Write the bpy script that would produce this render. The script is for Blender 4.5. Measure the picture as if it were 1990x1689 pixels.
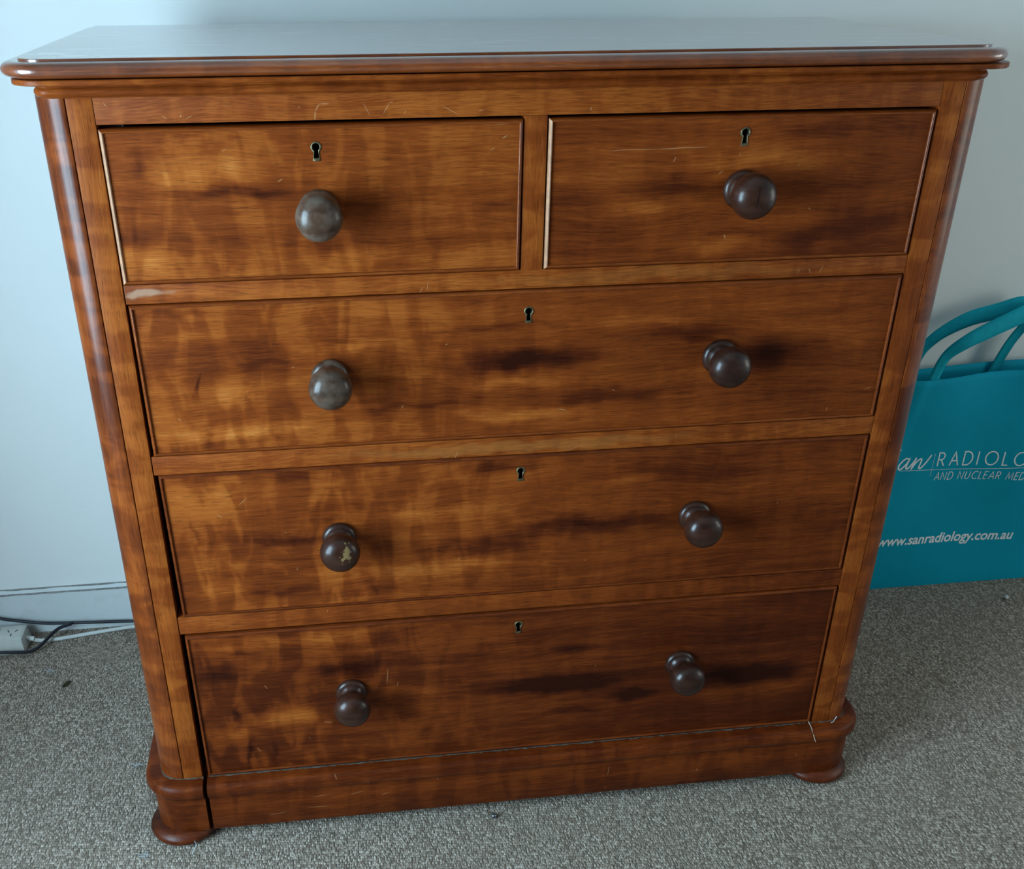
import bpy, bmesh, math, random
from mathutils import Vector, Matrix

# ------------------------------------------------------------------ clear
for o in list(bpy.data.objects):
    bpy.data.objects.remove(o, do_unlink=True)
SC = bpy.context.scene
COL = SC.collection

# ------------------------------------------------------------------ camera
cam_d = bpy.data.cameras.new('camera')
cam = bpy.data.objects.new('camera', cam_d)
COL.objects.link(cam)
YAW, PITCH, ROLL = 0.12595, 0.50684, -0.003416
fw = Vector((math.sin(YAW)*math.cos(PITCH), math.cos(YAW)*math.cos(PITCH), -math.sin(PITCH)))
rt = Vector((math.cos(YAW), -math.sin(YAW), 0.0))
up = rt.cross(fw)
r2 = math.cos(ROLL)*rt + math.sin(ROLL)*up
u2 = -math.sin(ROLL)*rt + math.cos(ROLL)*up
M3 = Matrix((r2, u2, -fw)).transposed()
cam.matrix_world = Matrix.Translation((-0.25808, -1.28913, 1.29366)) @ M3.to_4x4()
cam_d.sensor_width = 36.0
cam_d.lens = 2015.96/1990*36.0
cam_d.shift_x = (995-892.38)/1990
cam_d.shift_y = (1000.97-844.5)/1990
cam_d.clip_start = 0.02
SC.camera = cam

# ------------------------------------------------------------------ world, daylight, exposure
W = bpy.data.worlds.new('world'); SC.world = W
W.use_nodes = True
bg = W.node_tree.nodes['Background']
bg.inputs['Color'].default_value = (0.62, 0.80, 1.0, 1)
bg.inputs['Strength'].default_value = 1.2
SC.view_settings.view_transform = 'Standard'
SC.view_settings.look = 'None'
SC.view_settings.exposure = 0.0
SC.view_settings.gamma = 1.0
SC.view_settings.use_curve_mapping = False

WINS = [dict(x=-1.42, s=-1, y0=-1.46, y1=-0.40, z0=0.42, z1=1.62, e=116, c=(0.52, 0.80, 1.0)),     # window openings: left wall,
        dict(x=2.15, s=1, y0=-1.00, y1=-0.10, z0=0.50, z1=1.45, e=10, c=(1.0, 0.96, 0.78))]        # right wall
for w in WINS:
    ld = bpy.data.lights.new('window_daylight', 'AREA')
    ld.shape = 'RECTANGLE'
    ld.size = w['z1']-w['z0']; ld.size_y = w['y1']-w['y0']
    ld.energy = w['e']; ld.color = w['c']
    lo = bpy.data.objects.new('window_daylight', ld)
    COL.objects.link(lo)
    lo.location = (w['x']+w['s']*0.13, (w['y0']+w['y1'])/2, (w['z0']+w['z1'])/2)
    lo.rotation_euler = (0, math.radians(90*w['s']), 0)

# ------------------------------------------------------------------ helpers: objects
def tag(o, label=None, cat=None, group=None, kind=None):
    if label: o['label'] = label
    if cat: o['category'] = cat
    if group: o['group'] = group
    if kind: o['kind'] = kind
    return o
def empty(name, loc=(0, 0, 0)):
    o = bpy.data.objects.new(name, None); COL.objects.link(o)
    o.location = loc; o.empty_display_size = 0.05
    return o
def mesh(name, verts, faces, mat, parent=None, smooth=None, loc=None):
    m = bpy.data.meshes.new(name)
    m.from_pydata([tuple(v) for v in verts], [], faces)
    bm = bmesh.new(); bm.from_mesh(m)
    bmesh.ops.recalc_face_normals(bm, faces=bm.faces)
    bm.to_mesh(m); bm.free()
    return link(name, m, mat, parent, smooth, loc)
def link(name, m, mat, parent=None, smooth=None, loc=None):
    if smooth is not None:
        m.shade_smooth()
        m.set_sharp_from_angle(angle=math.radians(smooth))
    for mm in (mat if isinstance(mat, (list, tuple)) else [mat]):
        m.materials.append(mm)
    o = bpy.data.objects.new(name, m); COL.objects.link(o)
    if loc: o.location = loc
    if parent: o.parent = parent
    return o
def box_geo(x0, x1, y0, y1, z0, z1, b=0.0):
    bm = bmesh.new()
    bmesh.ops.create_cube(bm, size=1.0)
    for v in bm.verts:
        v.co = Vector((x0+(v.co.x+.5)*(x1-x0), y0+(v.co.y+.5)*(y1-y0), z0+(v.co.z+.5)*(z1-z0)))
    if b > 0:
        bmesh.ops.bevel(bm, geom=list(bm.edges), offset=b, segments=2, affect='EDGES', profile=.6)
    return bm
def bm_link(name, bm, mat, parent=None, smooth=None, loc=None):
    m = bpy.data.meshes.new(name)
    bmesh.ops.recalc_face_normals(bm, faces=bm.faces)
    bm.to_mesh(m); bm.free()
    return link(name, m, mat, parent, smooth, loc)
def box(name, x0, x1, y0, y1, z0, z1, mat, parent=None, b=0.0008):
    return bm_link(name, box_geo(x0, x1, y0, y1, z0, z1, b), mat, parent, 40 if b else None)
def loft(loops, closed=True, cap0=True, cap1=True):
    """consecutive vertex loops -> verts, faces"""
    n = len(loops[0]); V = [p for L in loops for p in L]; F = []
    for i in range(len(loops)-1):
        for j in range(n if closed else n-1):
            k = (j+1) % n
            F.append((i*n+j, i*n+k, (i+1)*n+k, (i+1)*n+j))
    if cap0: F.append(tuple(range(n)))
    if cap1: F.append(tuple((len(loops)-1)*n+j for j in range(n)))
    return V, F
def sweep(path, prof):
    """path: (x, y, nx, ny); prof: closed polygon of (offset along n, z)"""
    return loft([[(x+nx*o, y+ny*o, z) for (o, z) in prof] for (x, y, nx, ny) in path])
def tube(name, pts, r, mat, parent=None, seg=10, sub=6):
    P = [Vector(p) for p in pts]; Q = []
    for i in range(len(P)-1):                           # Catmull-Rom
        a, b, c, d = P[max(i-1, 0)], P[i], P[i+1], P[min(i+2, len(P)-1)]
        for s in range(sub):
            t = s/sub
            Q.append(.5*((2*b)+(c-a)*t+(2*a-5*b+4*c-d)*t*t+(-a+3*b-3*c+d)*t**3))
    Q.append(P[-1])
    loops = []
    for i, p in enumerate(Q):
        t = (Q[min(i+1, len(Q)-1)]-Q[max(i-1, 0)]).normalized()
        n = t.cross(Vector((0, 0, 1)))
        if n.length < 1e-3: n = t.cross(Vector((0, 1, 0)))
        n.normalize(); bnm = t.cross(n)
        loops.append([p+r*(math.cos(a)*n+math.sin(a)*bnm) for a in [2*math.pi*k/seg for k in range(seg)]])
    V, F = loft(loops)
    return mesh(name, V, F, mat, parent, 60)
def lathe_geo(prof, seg=40, axis='y'):
    """prof: (radius, height); height runs along -y or +z"""
    V, F = [], []; rings = []
    for (r, h) in prof:
        if r < 1e-6:
            rings.append([len(V)]); V.append((0, -h, 0) if axis == 'y' else (0, 0, h))
        else:
            ids = []
            for k in range(seg):
                a = 2*math.pi*k/seg
                ids.append(len(V))
                V.append((r*math.cos(a), -h, r*math.sin(a)) if axis == 'y' else (r*math.cos(a), r*math.sin(a), h))
            rings.append(ids)
    for A, B in zip(rings, rings[1:]):
        for k in range(seg):
            l = (k+1) % seg
            if len(A) == 1 and len(B) == 1: break
            if len(A) == 1: F.append((A[0], B[k], B[l]))
            elif len(B) == 1: F.append((A[k], A[l], B[0]))
            else: F.append((A[k], A[l], B[l], B[k]))
    if len(rings[0]) > 1: F.append(tuple(rings[0]))
    return V, F

# ------------------------------------------------------------------ helpers: materials
class NT:
    def __init__(s, name):
        s.m = bpy.data.materials.new(name); s.m.use_nodes = True
        s.t = s.m.node_tree; s.N = s.t.nodes
        s.b = s.N['Principled BSDF']
    def n(s, kind, ins=None, **kw):
        nd = s.N.new(kind)
        for k, v in kw.items(): setattr(nd, k, v)
        for k, v in (ins or {}).items(): s.set(nd.inputs[k], v)
        return nd
    def set(s, sock, v):
        if isinstance(v, bpy.types.NodeSocket): s.t.links.new(v, sock)
        else: sock.default_value = v
    def math(s, op, a, b=None, c=None):
        nd = s.n('ShaderNodeMath', operation=op)
        for i, v in enumerate((a, b, c)):
            if v is not None: s.set(nd.inputs[i], v)
        return nd.outputs[0]
    def map(s, vec, loc=(0, 0, 0), rot=(0, 0, 0), scale=(1, 1, 1), kind='POINT'):
        nd = s.n('ShaderNodeMapping', vector_type=kind)
        s.set(nd.inputs['Vector'], vec)
        nd.inputs['Location'].default_value = loc; nd.inputs['Rotation'].default_value = rot
        nd.inputs['Scale'].default_value = scale
        return nd.outputs[0]
    def noise(s, vec, scale=1.0, detail=3.0, rough=0.55, dist=0.0):
        nd = s.n('ShaderNodeTexNoise', {'Vector': vec, 'Scale': scale, 'Detail': detail, 'Roughness': rough, 'Distortion': dist})
        return nd.outputs['Fac']
    def range(s, v, a, b, c, d, smooth=False):
        nd = s.n('ShaderNodeMapRange', {0: v, 1: a, 2: b, 3: c, 4: d})
        if smooth: nd.interpolation_type = 'SMOOTHSTEP'
        return nd.outputs[0]
    def ramp(s, v, stops):
        nd = s.n('ShaderNodeValToRGB', {0: v}); e = nd.color_ramp.elements
        while len(e) < len(stops): e.new(0.5)
        for el, (p, c) in zip(e, stops): el.position = p; el.color = (*c, 1)
        return nd.outputs[0]
    def mix(s, f, a, b, mode='MIX'):
        nd = s.n('ShaderNodeMix', data_type='RGBA', blend_type=mode)
        s.set(nd.inputs[0], f)
        for sock, v in ((nd.inputs[6], a), (nd.inputs[7], b)):
            s.set(sock, (*v, 1) if isinstance(v, tuple) and len(v) == 3 else v)
        return nd.outputs[2]
    def obj(s):
        return s.n('ShaderNodeTexCoord').outputs['Object']
    def bump(s, h, strength, dist):
        nd = s.n('ShaderNodeBump', {'Strength': strength, 'Distance': dist, 'Height': h})
        s.set(s.b.inputs['Normal'], nd.outputs[0])
    def fin(s, col=None, rough=None, spec=None, metal=None, coat=None):
        if col is not None: s.set(s.b.inputs['Base Color'], (*col, 1) if isinstance(col, tuple) and len(col) == 3 else col)
        if rough is not None: s.set(s.b.inputs['Roughness'], rough)
        if spec is not None: s.set(s.b.inputs['Specular IOR Level'], spec)
        if metal is not None: s.set(s.b.inputs['Metallic'], metal)
        if coat is not None:
            s.b.inputs['Coat Weight'].default_value = coat[0]; s.b.inputs['Coat Roughness'].default_value = coat[1]
        return s.m

MAHOGANY = [(0.0, (0.026, 0.0040, 0.0014)), (0.25, (0.085, 0.0145, 0.0030)), (0.5, (0.200, 0.0395, 0.0058)),
            (0.75, (0.345, 0.0860, 0.0128)), (1.0, (0.52, 0.170, 0.034))]
def wood(name, seed=0.0, along='x', base=0.47, blots=(), scr=(), mottle=0.10, streak=0.34, fleck=0.40,
         rough=0.42, pale=(), stops=MAHOGANY, coat=None, grain_amp=.16, tint=None, fade=None, spec=.11, topmarks=(), end_dark=0.0):
    """polished mahogany: broad figure, streaks along the grain, pores, ribbon mottle, wear marks"""
    t = NT(name); P = t.obj()
    def S(l, a):                                          # scale: l along the grain, a across it
        return {'x': (l, a, a), 'z': (a, a, l), 'y': (a, l, a)}[along]
    sh = (seed*3.17, seed*1.31, seed*2.23)
    Pw = t.map(P, loc=sh)
    wz = t.noise(t.map(Pw, scale=S(2.2, 5.0)), 1.0, 2.0)
    off = t.math('MULTIPLY', t.math('SUBTRACT', wz, 0.5), 0.055)
    comb = t.n('ShaderNodeCombineXYZ', {'XYZ'.index('Z') if along != 'z' else 0: off}).outputs[0]
    Pd = t.n('ShaderNodeVectorMath', {0: Pw, 1: comb}, operation='ADD').outputs[0]
    broad = t.noise(t.map(Pd, scale=S(2.6, 17.0)), 1.0, 4.0, 0.55)
    lines = t.noise(t.map(Pd, scale=S(5.0, 95.0)), 1.0, 3.0, 0.6)
    fine = t.noise(t.map(Pd, scale=S(34.0, 620.0)), 1.0, 2.0, 0.6)
    mot = t.noise(t.map(Pw, scale=S(30.0, 11.0)), 1.0, 2.5, 0.5, 0.6)
    f = t.math('ADD', base, t.math('MULTIPLY', t.math('SUBTRACT', broad, 0.5), streak*2))
    f = t.math('ADD', f, t.math('MULTIPLY', t.math('SUBTRACT', lines, 0.5), grain_amp*2))
    f = t.math('ADD', f, t.math('MULTIPLY', t.math('SUBTRACT', fine, 0.5), fleck))
    motm = t.range(mot, 0.40, 0.62, -1.0, 1.0, True)
    if fade:                                              # ribbon figure stronger in one end of the plank
        sx = t.n('ShaderNodeSeparateXYZ', {0: P}).outputs[0]
        motm = t.math('MULTIPLY', motm, t.range(sx, fade[0], fade[1], 1.0, 0.25, True))
    f = t.math('ADD', f, t.math('MULTIPLY', motm, mottle))
    if end_dark:                                             # darker towards the right end of the board
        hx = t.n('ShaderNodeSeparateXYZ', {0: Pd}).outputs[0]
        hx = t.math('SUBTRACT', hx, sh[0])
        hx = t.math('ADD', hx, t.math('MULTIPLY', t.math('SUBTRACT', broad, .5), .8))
        f = t.math('MULTIPLY_ADD', t.range(hx, -.15, .35, 0.0, 1.0, True), -end_dark, f)
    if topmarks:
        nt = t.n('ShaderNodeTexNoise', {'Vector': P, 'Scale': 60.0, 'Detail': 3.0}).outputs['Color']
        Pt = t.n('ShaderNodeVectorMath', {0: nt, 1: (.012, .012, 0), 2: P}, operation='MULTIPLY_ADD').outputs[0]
    if blots or pale or scr:
        nz = t.n('ShaderNodeTexNoise', {'Vector': P, 'Scale': 17.0, 'Detail': 3.0}).outputs['Color']
        nz = t.n('ShaderNodeVectorMath', {0: nz, 1: (.5, .5, .5)}, operation='SUBTRACT').outputs[0]
        Pb = t.n('ShaderNodeVectorMath', {0: nz, 1: (.085, 0, .034), 2: P}, operation='MULTIPLY_ADD').outputs[0]
    def spot(x, z, rx, rz, edge=0.0):
        v = t.map(Pb, loc=(x, 0, z), scale=(rx, 100.0, rz), kind='TEXTURE')
        return t.range(t.n('ShaderNodeVectorMath', {0: v}, operation='LENGTH').outputs['Value'], edge, 1.35, 1.0, 0.0, True)
    for (x, z, rx, rz, a) in blots:
        f = t.math('MULTIPLY_ADD', spot(x, z, rx, rz), a*1.5, f)
    col = t.ramp(f, stops)
    pores = t.range(t.noise(t.map(Pd, scale=S(55.0, 1100.0)), 1.0, 1.0), 0.58, 0.70, 0.0, 0.45)
    col = t.mix(pores, col, (0.045, 0.012, 0.004))
    if tint: col = t.mix(tint[0], col, tint[1])
    for (x, z, rx, rz, c, a) in pale:
        col = t.mix(t.math('MULTIPLY', spot(x, z, rx, rz, .55), a), col, c)
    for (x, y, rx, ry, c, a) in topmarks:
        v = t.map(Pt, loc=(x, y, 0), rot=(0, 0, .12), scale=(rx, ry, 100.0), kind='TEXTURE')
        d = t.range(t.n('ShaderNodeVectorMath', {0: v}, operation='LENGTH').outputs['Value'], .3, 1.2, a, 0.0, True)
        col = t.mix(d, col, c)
    sm = None
    if scr:
        Ps = t.n('ShaderNodeVectorMath', {0: nz, 1: (.004, 0, .004), 2: P}, operation='MULTIPLY_ADD').outputs[0]
    for (x0, z0, x1, z1, w) in scr:
        L = max(math.hypot(x1-x0, z1-z0)/2, .0012)
        v = t.map(Ps, loc=((x0+x1)/2, 0, (z0+z1)/2), rot=(0, -math.atan2(z1-z0, x1-x0), 0), scale=(L, 100.0, .00062*w), kind='TEXTURE')
        v = t.n('ShaderNodeVectorMath', {0: v}, operation='ABSOLUTE').outputs[0]
        sp = t.n('ShaderNodeSeparateXYZ', {0: v})
        d = t.range(t.math('MAXIMUM', sp.outputs[0], sp.outputs[2]), 0.25, 1.1, 1.0, 0.0)
        sm = d if sm is None else t.math('MAXIMUM', sm, d)
    if sm is not None:
        col = t.mix(t.math('MULTIPLY', sm, 0.55), col, (0.52, 0.27, 0.12))
    rg = t.math('ADD', rough-.09, t.math('MULTIPLY', lines, 0.18))
    t.bump(t.math('ADD', fine, t.math('MULTIPLY', lines, .6)), 0.16, 0.0012)
    return t.fin(col, rg, spec, coat=coat)

def flat(name, col, rough=.5, spec=.4, metal=0.0, nscale=0, namp=.1, bump=0):
    t = NT(name)
    c = col
    if nscale:
        nz = t.noise(t.obj(), nscale, 4.0)
        c = t.mix(t.range(nz, .3, .7, 0.0, 1.0), tuple(v*(1-namp) for v in col), tuple(min(1, v*(1+namp)) for v in col))
        if bump: t.bump(nz, bump, .001)
    return t.fin(c, rough, spec, metal)

# ---- carpet: short loop pile, brown-grey wool in close rows
t = NT('carpet_loop_pile'); P = t.obj()
wob = t.n('ShaderNodeTexNoise', {'Vector': P, 'Scale': 14.0, 'Detail': 2.0}).outputs['Color']
Pc = t.n('ShaderNodeVectorMath', {0: wob, 1: (.010, .010, 0), 2: P}, operation='MULTIPLY_ADD').outputs[0]
vor = t.n('ShaderNodeTexVoronoi', {'Vector': t.map(Pc, rot=(0, 0, .05), scale=(1.0, .48, 1.0)), 'Scale': 390.0, 'Randomness': .55})
cell = t.n('ShaderNodeSeparateColor', {0: vor.outputs['Color']}).outputs[0]
d = vor.outputs['Distance']
tuft = t.noise(P, 420.0, 2.0)
patch = t.noise(P, 5.0, 3.0)
col = t.ramp(t.math('ADD', t.math('MULTIPLY', cell, .55), t.math('MULTIPLY', tuft, .45)),
             [(.2, (.165, .126, .094)), (.46, (.375, .300, .236)), (.68, (.57, .475, .385)), (.9, (.86, .77, .67))])
col = t.mix(t.range(d, .25, .75, 0.0, .75), col, (.060, .048, .036))
col = t.mix(t.range(patch, .35, .65, 0.0, .22), col, (.24, .195, .15))
t.bump(t.math('SUBTRACT', t.math('MULTIPLY', tuft, .5), d), 0.75, 0.0028)
M_CARPET = t.fin(col, 0.95, 0.12)

# ---- painted wall
t = NT('painted_wall'); P = t.obj()
col = t.mix(t.range(t.noise(P, 2.2, 3.0), .35, .65, 0., 1.), (.80, .81, .785), (.815, .82, .795))
t.bump(t.noise(P, 190.0, 3.0), .10, .0012)
M_WALL = t.fin(col, .62, .3)
M_CEIL = flat('ceiling_paint', (.56, .56, .54), .8, .2, nscale=3, namp=.02)
t = NT('skirting_gloss_paint'); P = t.obj()
col = t.mix(t.range(t.noise(P, 30.0, 4.0), .52, .75, 0., .35), (.66, .69, .69), (.50, .49, .45))
M_SKIRT = t.fin(col, .38, .4)
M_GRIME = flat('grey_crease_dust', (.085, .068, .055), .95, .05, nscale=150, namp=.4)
M_DUST = flat('ledge_dust', (.24, .235, .22), .95, .05, nscale=120, namp=.35)
M_UNSEEN_DARK = flat('unseen_dark_wall', (.16, .145, .13), .8, .2, nscale=4, namp=.04)  # unseen wall behind the camera, darkened to cut bounced light
M_FRAME = flat('window_frame_white', (.7, .7, .7), .4, .4, nscale=8, namp=.02)
t = NT('window_pane_glass')
tr = t.n('ShaderNodeBsdfTransparent'); gl = t.n('ShaderNodeBsdfGlossy', {'Roughness': .02})
mx = t.n('ShaderNodeMixShader', {0: .05, 1: tr.outputs[0], 2: gl.outputs[0]})
t.t.links.new(mx.outputs[0], t.N['Material Output'].inputs[0]); M_PANE = t.m

# ------------------------------------------------------------------ wear and figure of the real boards (chest coordinates, metres)
BLOT={
'D1':[(-0.405,1.055,0.065,0.02,0.16),(-0.488,0.955,0.055,0.0214,0.2),(-0.332,1.074,0.036,0.0174,0.08),(-0.224,0.945,0.061,0.0168,0.14),(-0.089,0.94,0.073,0.017,0.09),(-0.346,1.051,0.036,0.0141,0.1),(-0.468,1.063,0.015,0.0244,-0.16),(-0.354,1.032,0.067,0.009,-0.2),(-0.496,0.982,0.036,0.011,-0.12),(-0.047,1.006,0.039,0.0087,-0.12),(-0.446,1.098,0.052,0.0078,-0.08),(-0.202,1.01,0.076,0.0074,-0.07),(-0.269,0.95,0.01,0.0219,-0.06),(-0.128,0.941,0.008,0.0196,-0.06)],
'D2':[(0.301,1.05,0.102,0.0137,0.14),(0.133,0.997,0.06,0.0167,0.1),(0.251,0.945,0.063,0.0135,0.16),(0.069,1.07,0.051,0.006,0.06),(0.191,1.022,0.088,0.0177,-0.18),(0.417,0.971,0.079,0.0269,-0.12),(0.047,1.012,0.033,0.0189,-0.1),(0.357,0.954,0.028,0.0203,-0.08),(0.362,1.087,0.081,0.0098,-0.07)],
'D3':[(-0.437,0.85,0.057,0.0109,0.15),(-0.394,0.773,0.086,0.0217,0.16),(-0.237,0.834,0.107,0.0084,0.18),(-0.386,0.721,0.115,0.0135,0.2),(-0.004,0.723,0.109,0.01,0.2),(0.146,0.851,0.085,0.0086,0.1),(-0.012,0.769,0.078,0.0075,0.15),(0.456,0.805,0.046,0.012,0.08),(-0.048,0.847,0.082,0.0063,-0.14),(-0.013,0.801,0.106,0.0191,-0.33),(0.211,0.831,0.101,0.013,-0.15),(0.118,0.747,0.103,0.0138,-0.16),(-0.434,0.787,0.006,0.0229,-0.2),(-0.381,0.771,0.005,0.0203,-0.1),(-0.424,0.718,0.007,0.0195,-0.16),(-0.339,0.716,0.005,0.0167,-0.1),(0.332,0.792,0.045,0.0303,-0.16),(-0.458,0.885,0.075,0.0066,-0.08),(-0.383,0.813,0.132,0.007,-0.09),(-0.159,0.744,0.105,0.0052,-0.1)],
'D4':[(-0.424,0.63,0.09,0.0288,0.13),(-0.126,0.575,0.104,0.0152,0.12),(-0.12,0.484,0.116,0.0161,0.17),(-0.441,0.471,0.058,0.0194,0.16),(0.165,0.612,0.054,0.0084,0.15),(-0.278,0.484,0.067,0.016,0.1),(-0.045,0.644,0.059,0.0146,-0.22),(-0.311,0.545,0.087,0.0085,-0.18),(0.094,0.54,0.134,0.0158,-0.24),(-0.051,0.52,0.084,0.0193,-0.2),(-0.472,0.564,0.006,0.0283,-0.12),(-0.346,0.463,0.052,0.0089,-0.12),(-0.331,0.651,0.035,0.0111,-0.1),(0.249,0.616,0.126,0.034,-0.06),(-0.227,0.462,0.008,0.0272,-0.1)],
'D5':[(-0.285,0.374,0.069,0.0189,0.2),(-0.399,0.374,0.076,0.015,0.14),(-0.366,0.229,0.056,0.0227,0.22),(-0.432,0.2,0.047,0.0125,0.1),(-0.203,0.263,0.097,0.0102,0.1),(-0.265,0.318,0.087,0.0197,-0.22),(-0.458,0.326,0.045,0.0212,-0.16),(0.056,0.252,0.119,0.0188,-0.36),(0.194,0.214,0.044,0.0129,-0.28),(0.383,0.237,0.09,0.0216,-0.3),(0.09,0.317,0.05,0.01,-0.15),(-0.427,0.157,0.008,0.03,-0.2),(-0.438,0.237,0.006,0.0265,-0.18),(-0.389,0.158,0.006,0.0236,-0.12),(0.08,0.191,0.061,0.0086,-0.12)],
}
SCR={
'D1':[(-0.0407,1.0846,-0.0351,1.088,1.6),(-0.0555,1.0708,-0.0499,1.0748,1.0),(-0.311,1.042,-0.3046,1.0454,1.2),(-0.3732,1.0775,-0.367,1.0802,0.8),(-0.1019,0.924,-0.0888,0.9295,1.0),(-0.0515,1.1006,-0.0217,1.1023,0.8),(-0.1756,0.8666,-0.1716,0.8692,0.7)],
'D2':[(0.092,1.0666,0.1534,1.0675,0.9),(0.1534,1.0675,0.2161,1.0684,1.2),(0.1727,1.1022,0.1953,1.1023,0.8),(0.2056,1.1027,0.2523,1.1035,0.9),(0.1739,1.0518,0.1766,1.0578,1.3),(0.2332,1.0366,0.2388,1.0402,1.2),(0.3353,1.042,0.3393,1.0462,1.0),(0.2502,0.9599,0.2523,0.9539,1.4),(0.3579,0.9917,0.3628,0.9876,0.8),(0.26,1.0563,0.2575,1.06,0.8)],
'D3':[(0.0429,0.7286,0.0546,0.7264,1.5),(0.1174,0.7526,0.1218,0.7509,1.0),(-0.112,0.8274,-0.1093,0.8294,1.2),(-0.1728,0.7411,-0.1699,0.7461,1.0),(-0.4666,0.7433,-0.463,0.7402,1.0),(-0.3143,0.8064,-0.3101,0.8083,1.0),(0.4334,0.7022,0.4343,0.7101,0.8),(0.4855,0.7324,0.4963,0.7365,0.8)],
'D4':[(-0.4341,0.598,-0.4265,0.5909,1.1),(-0.4013,0.6102,-0.3897,0.6207,1.0),(-0.0969,0.4954,-0.0938,0.5005,1.0),(-0.3319,0.4971,-0.33,0.5022,0.8),(-0.3434,0.5614,-0.3413,0.5612,1.0),(0.3825,0.5581,0.3844,0.5562,1.2),(0.0939,0.4808,0.0956,0.4789,1.0)],
'D5':[(-0.2092,0.2789,-0.2065,0.3086,0.9),(-0.1933,0.2722,-0.1915,0.2811,0.9),(-0.3961,0.2953,-0.3921,0.2879,1.1),(-0.3106,0.2149,-0.2987,0.2115,1.2),(0.122,0.2817,0.1246,0.2794,1.0),(-0.4189,0.1713,-0.4131,0.1642,1.0),(-0.3369,0.1852,-0.3338,0.1828,1.0)],
'rails':[(-0.2624,1.1103,-0.2605,1.1204,1.4),(-0.2605,1.1204,-0.2553,1.1276,1.4),(-0.2553,1.1276,-0.2446,1.1279,1.0),(-0.1826,1.1149,-0.175,1.1271,1.0),(-0.175,1.1271,-0.1707,1.1282,0.9),(-0.206,1.1277,-0.1989,1.1135,0.7),(-0.1585,1.1144,-0.1554,1.1188,0.8),(-0.1141,1.1231,-0.0934,1.113,0.8),(-0.435,1.1184,-0.4302,1.1155,1.0),(-0.4152,1.1163,-0.4134,1.1207,0.9),(-0.4096,1.1151,-0.4011,1.1183,0.7),(-0.2804,1.1236,-0.2784,1.1258,0.8),(-0.0702,1.116,-0.064,1.117,1.0),(0.0654,1.1138,0.0664,1.1178,1.6),(0.3883,0.9048,0.3926,0.9129,1.0),(0.3762,0.9039,0.3729,0.9109,0.9),(0.358,0.906,0.3607,0.9114,0.8),(-0.145,0.8992,-0.1403,0.907,1.0),(-0.1351,0.9021,-0.1336,0.9134,0.7),(0.0568,0.6644,0.0786,0.671,0.7),(-0.1021,0.6611,-0.0963,0.6726,1.0),(-0.1179,0.6645,-0.1071,0.667,0.8),(-0.2924,0.4218,-0.2907,0.4254,1.0),(-0.4981,1.1334,-0.4955,1.129,0.8)],
'pl':[(-0.3385,0.0732,-0.3117,0.0754,0.8),(-0.2785,0.0712,-0.2573,0.0764,1.0),(-0.2283,0.0637,-0.2146,0.0677,1.0),(-0.414,0.0431,-0.3804,0.0467,0.9),(-0.3467,0.0515,-0.3132,0.0506,0.9),(0.153,0.0598,0.1552,0.0802,0.8),(0.3084,0.0501,0.3102,0.0581,1.0),(-0.1759,0.1244,-0.1656,0.1364,1.0),(-0.1344,0.0905,-0.1328,0.0858,1.0),(0.4835,0.0687,0.4868,0.066,1.6),(0.1639,0.095,0.1664,0.097,1.0),(-0.3005,0.1219,-0.2976,0.1149,1.0),(-0.248,0.0955,-0.2468,0.1043,0.8),(0.1494,0.0347,0.1531,0.0319,0.8)],
}

# ------------------------------------------------------------------ the room
RX0, RX1, RY0, RY1, RZ = -1.28, 2.15, -4.20, 0.642, 2.55
def struct(o): o['kind'] = 'structure'; return o
T = 0.12
struct(box('floor', RX0-T, RX1+T, RY0-T, RY1+T, -0.10, 0.0, M_CARPET, b=0))
struct(box('wall_back', RX0-T, RX1+T, RY1, RY1+T, 0, RZ, M_WALL, b=0))
struct(box('wall_front', RX0-T, RX1+T, RY0-T, RY0, 0, RZ, M_UNSEEN_DARK, b=0))
struct(box('ceiling', RX0-T, RX1+T, RY0-T, RY1+T, RZ, RZ+.1, M_CEIL, b=0))
for k, w in enumerate(WINS):
    sg = w['s']; bm = bmesh.new(); xa, xb = sorted((w['x'], w['x']+sg*T))
    for (y0, y1, z0, z1) in [(RY0, w['y0'], 0, RZ), (w['y1'], RY1, 0, RZ), (w['y0'], w['y1'], 0, w['z0']), (w['y0'], w['y1'], w['z1'], RZ)]:
        g = box_geo(xa, xb, y0, y1, z0, z1); me = bpy.data.meshes.new('tmp'); g.to_mesh(me); g.free(); bm.from_mesh(me)
    struct(bm_link('wall_left' if sg < 0 else 'wall_right', bm, M_WALL))
    win = struct(empty('window_%d' % (k+1), (w['x'], (w['y0']+w['y1'])/2, w['z0'])))
    def wbar(y0, y1, z0, z1, nm='window_frame', mat=M_FRAME, d0=.03, d1=.075):
        cy = win.location.y; cz = win.location.z; xs = sorted((sg*d0, sg*d1))
        box(nm, xs[0], xs[1], y0-cy, y1-cy, z0-cz, z1-cz, mat, win, b=.002 if nm != 'pane' else 0)
    e = .045; Y0, Y1, Z0, Z1 = w['y0'], w['y1'], w['z0'], w['z1']; ym = (Y0+Y1)/2
    wbar(Y0, Y1, Z0, Z0+e); wbar(Y0, Y1, Z1-e, Z1)
    wbar(Y0, Y0+e, Z0+e, Z1-e); wbar(Y1-e, Y1, Z0+e, Z1-e); wbar(ym-.02, ym+.02, Z0+e, Z1-e)
    wbar(Y0+e, ym-.02, Z0+e, Z1-e, 'pane', M_PANE, .051, .055); wbar(ym+.02, Y1-e, Z0+e, Z1-e, 'pane', M_PANE, .051, .055)
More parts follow.
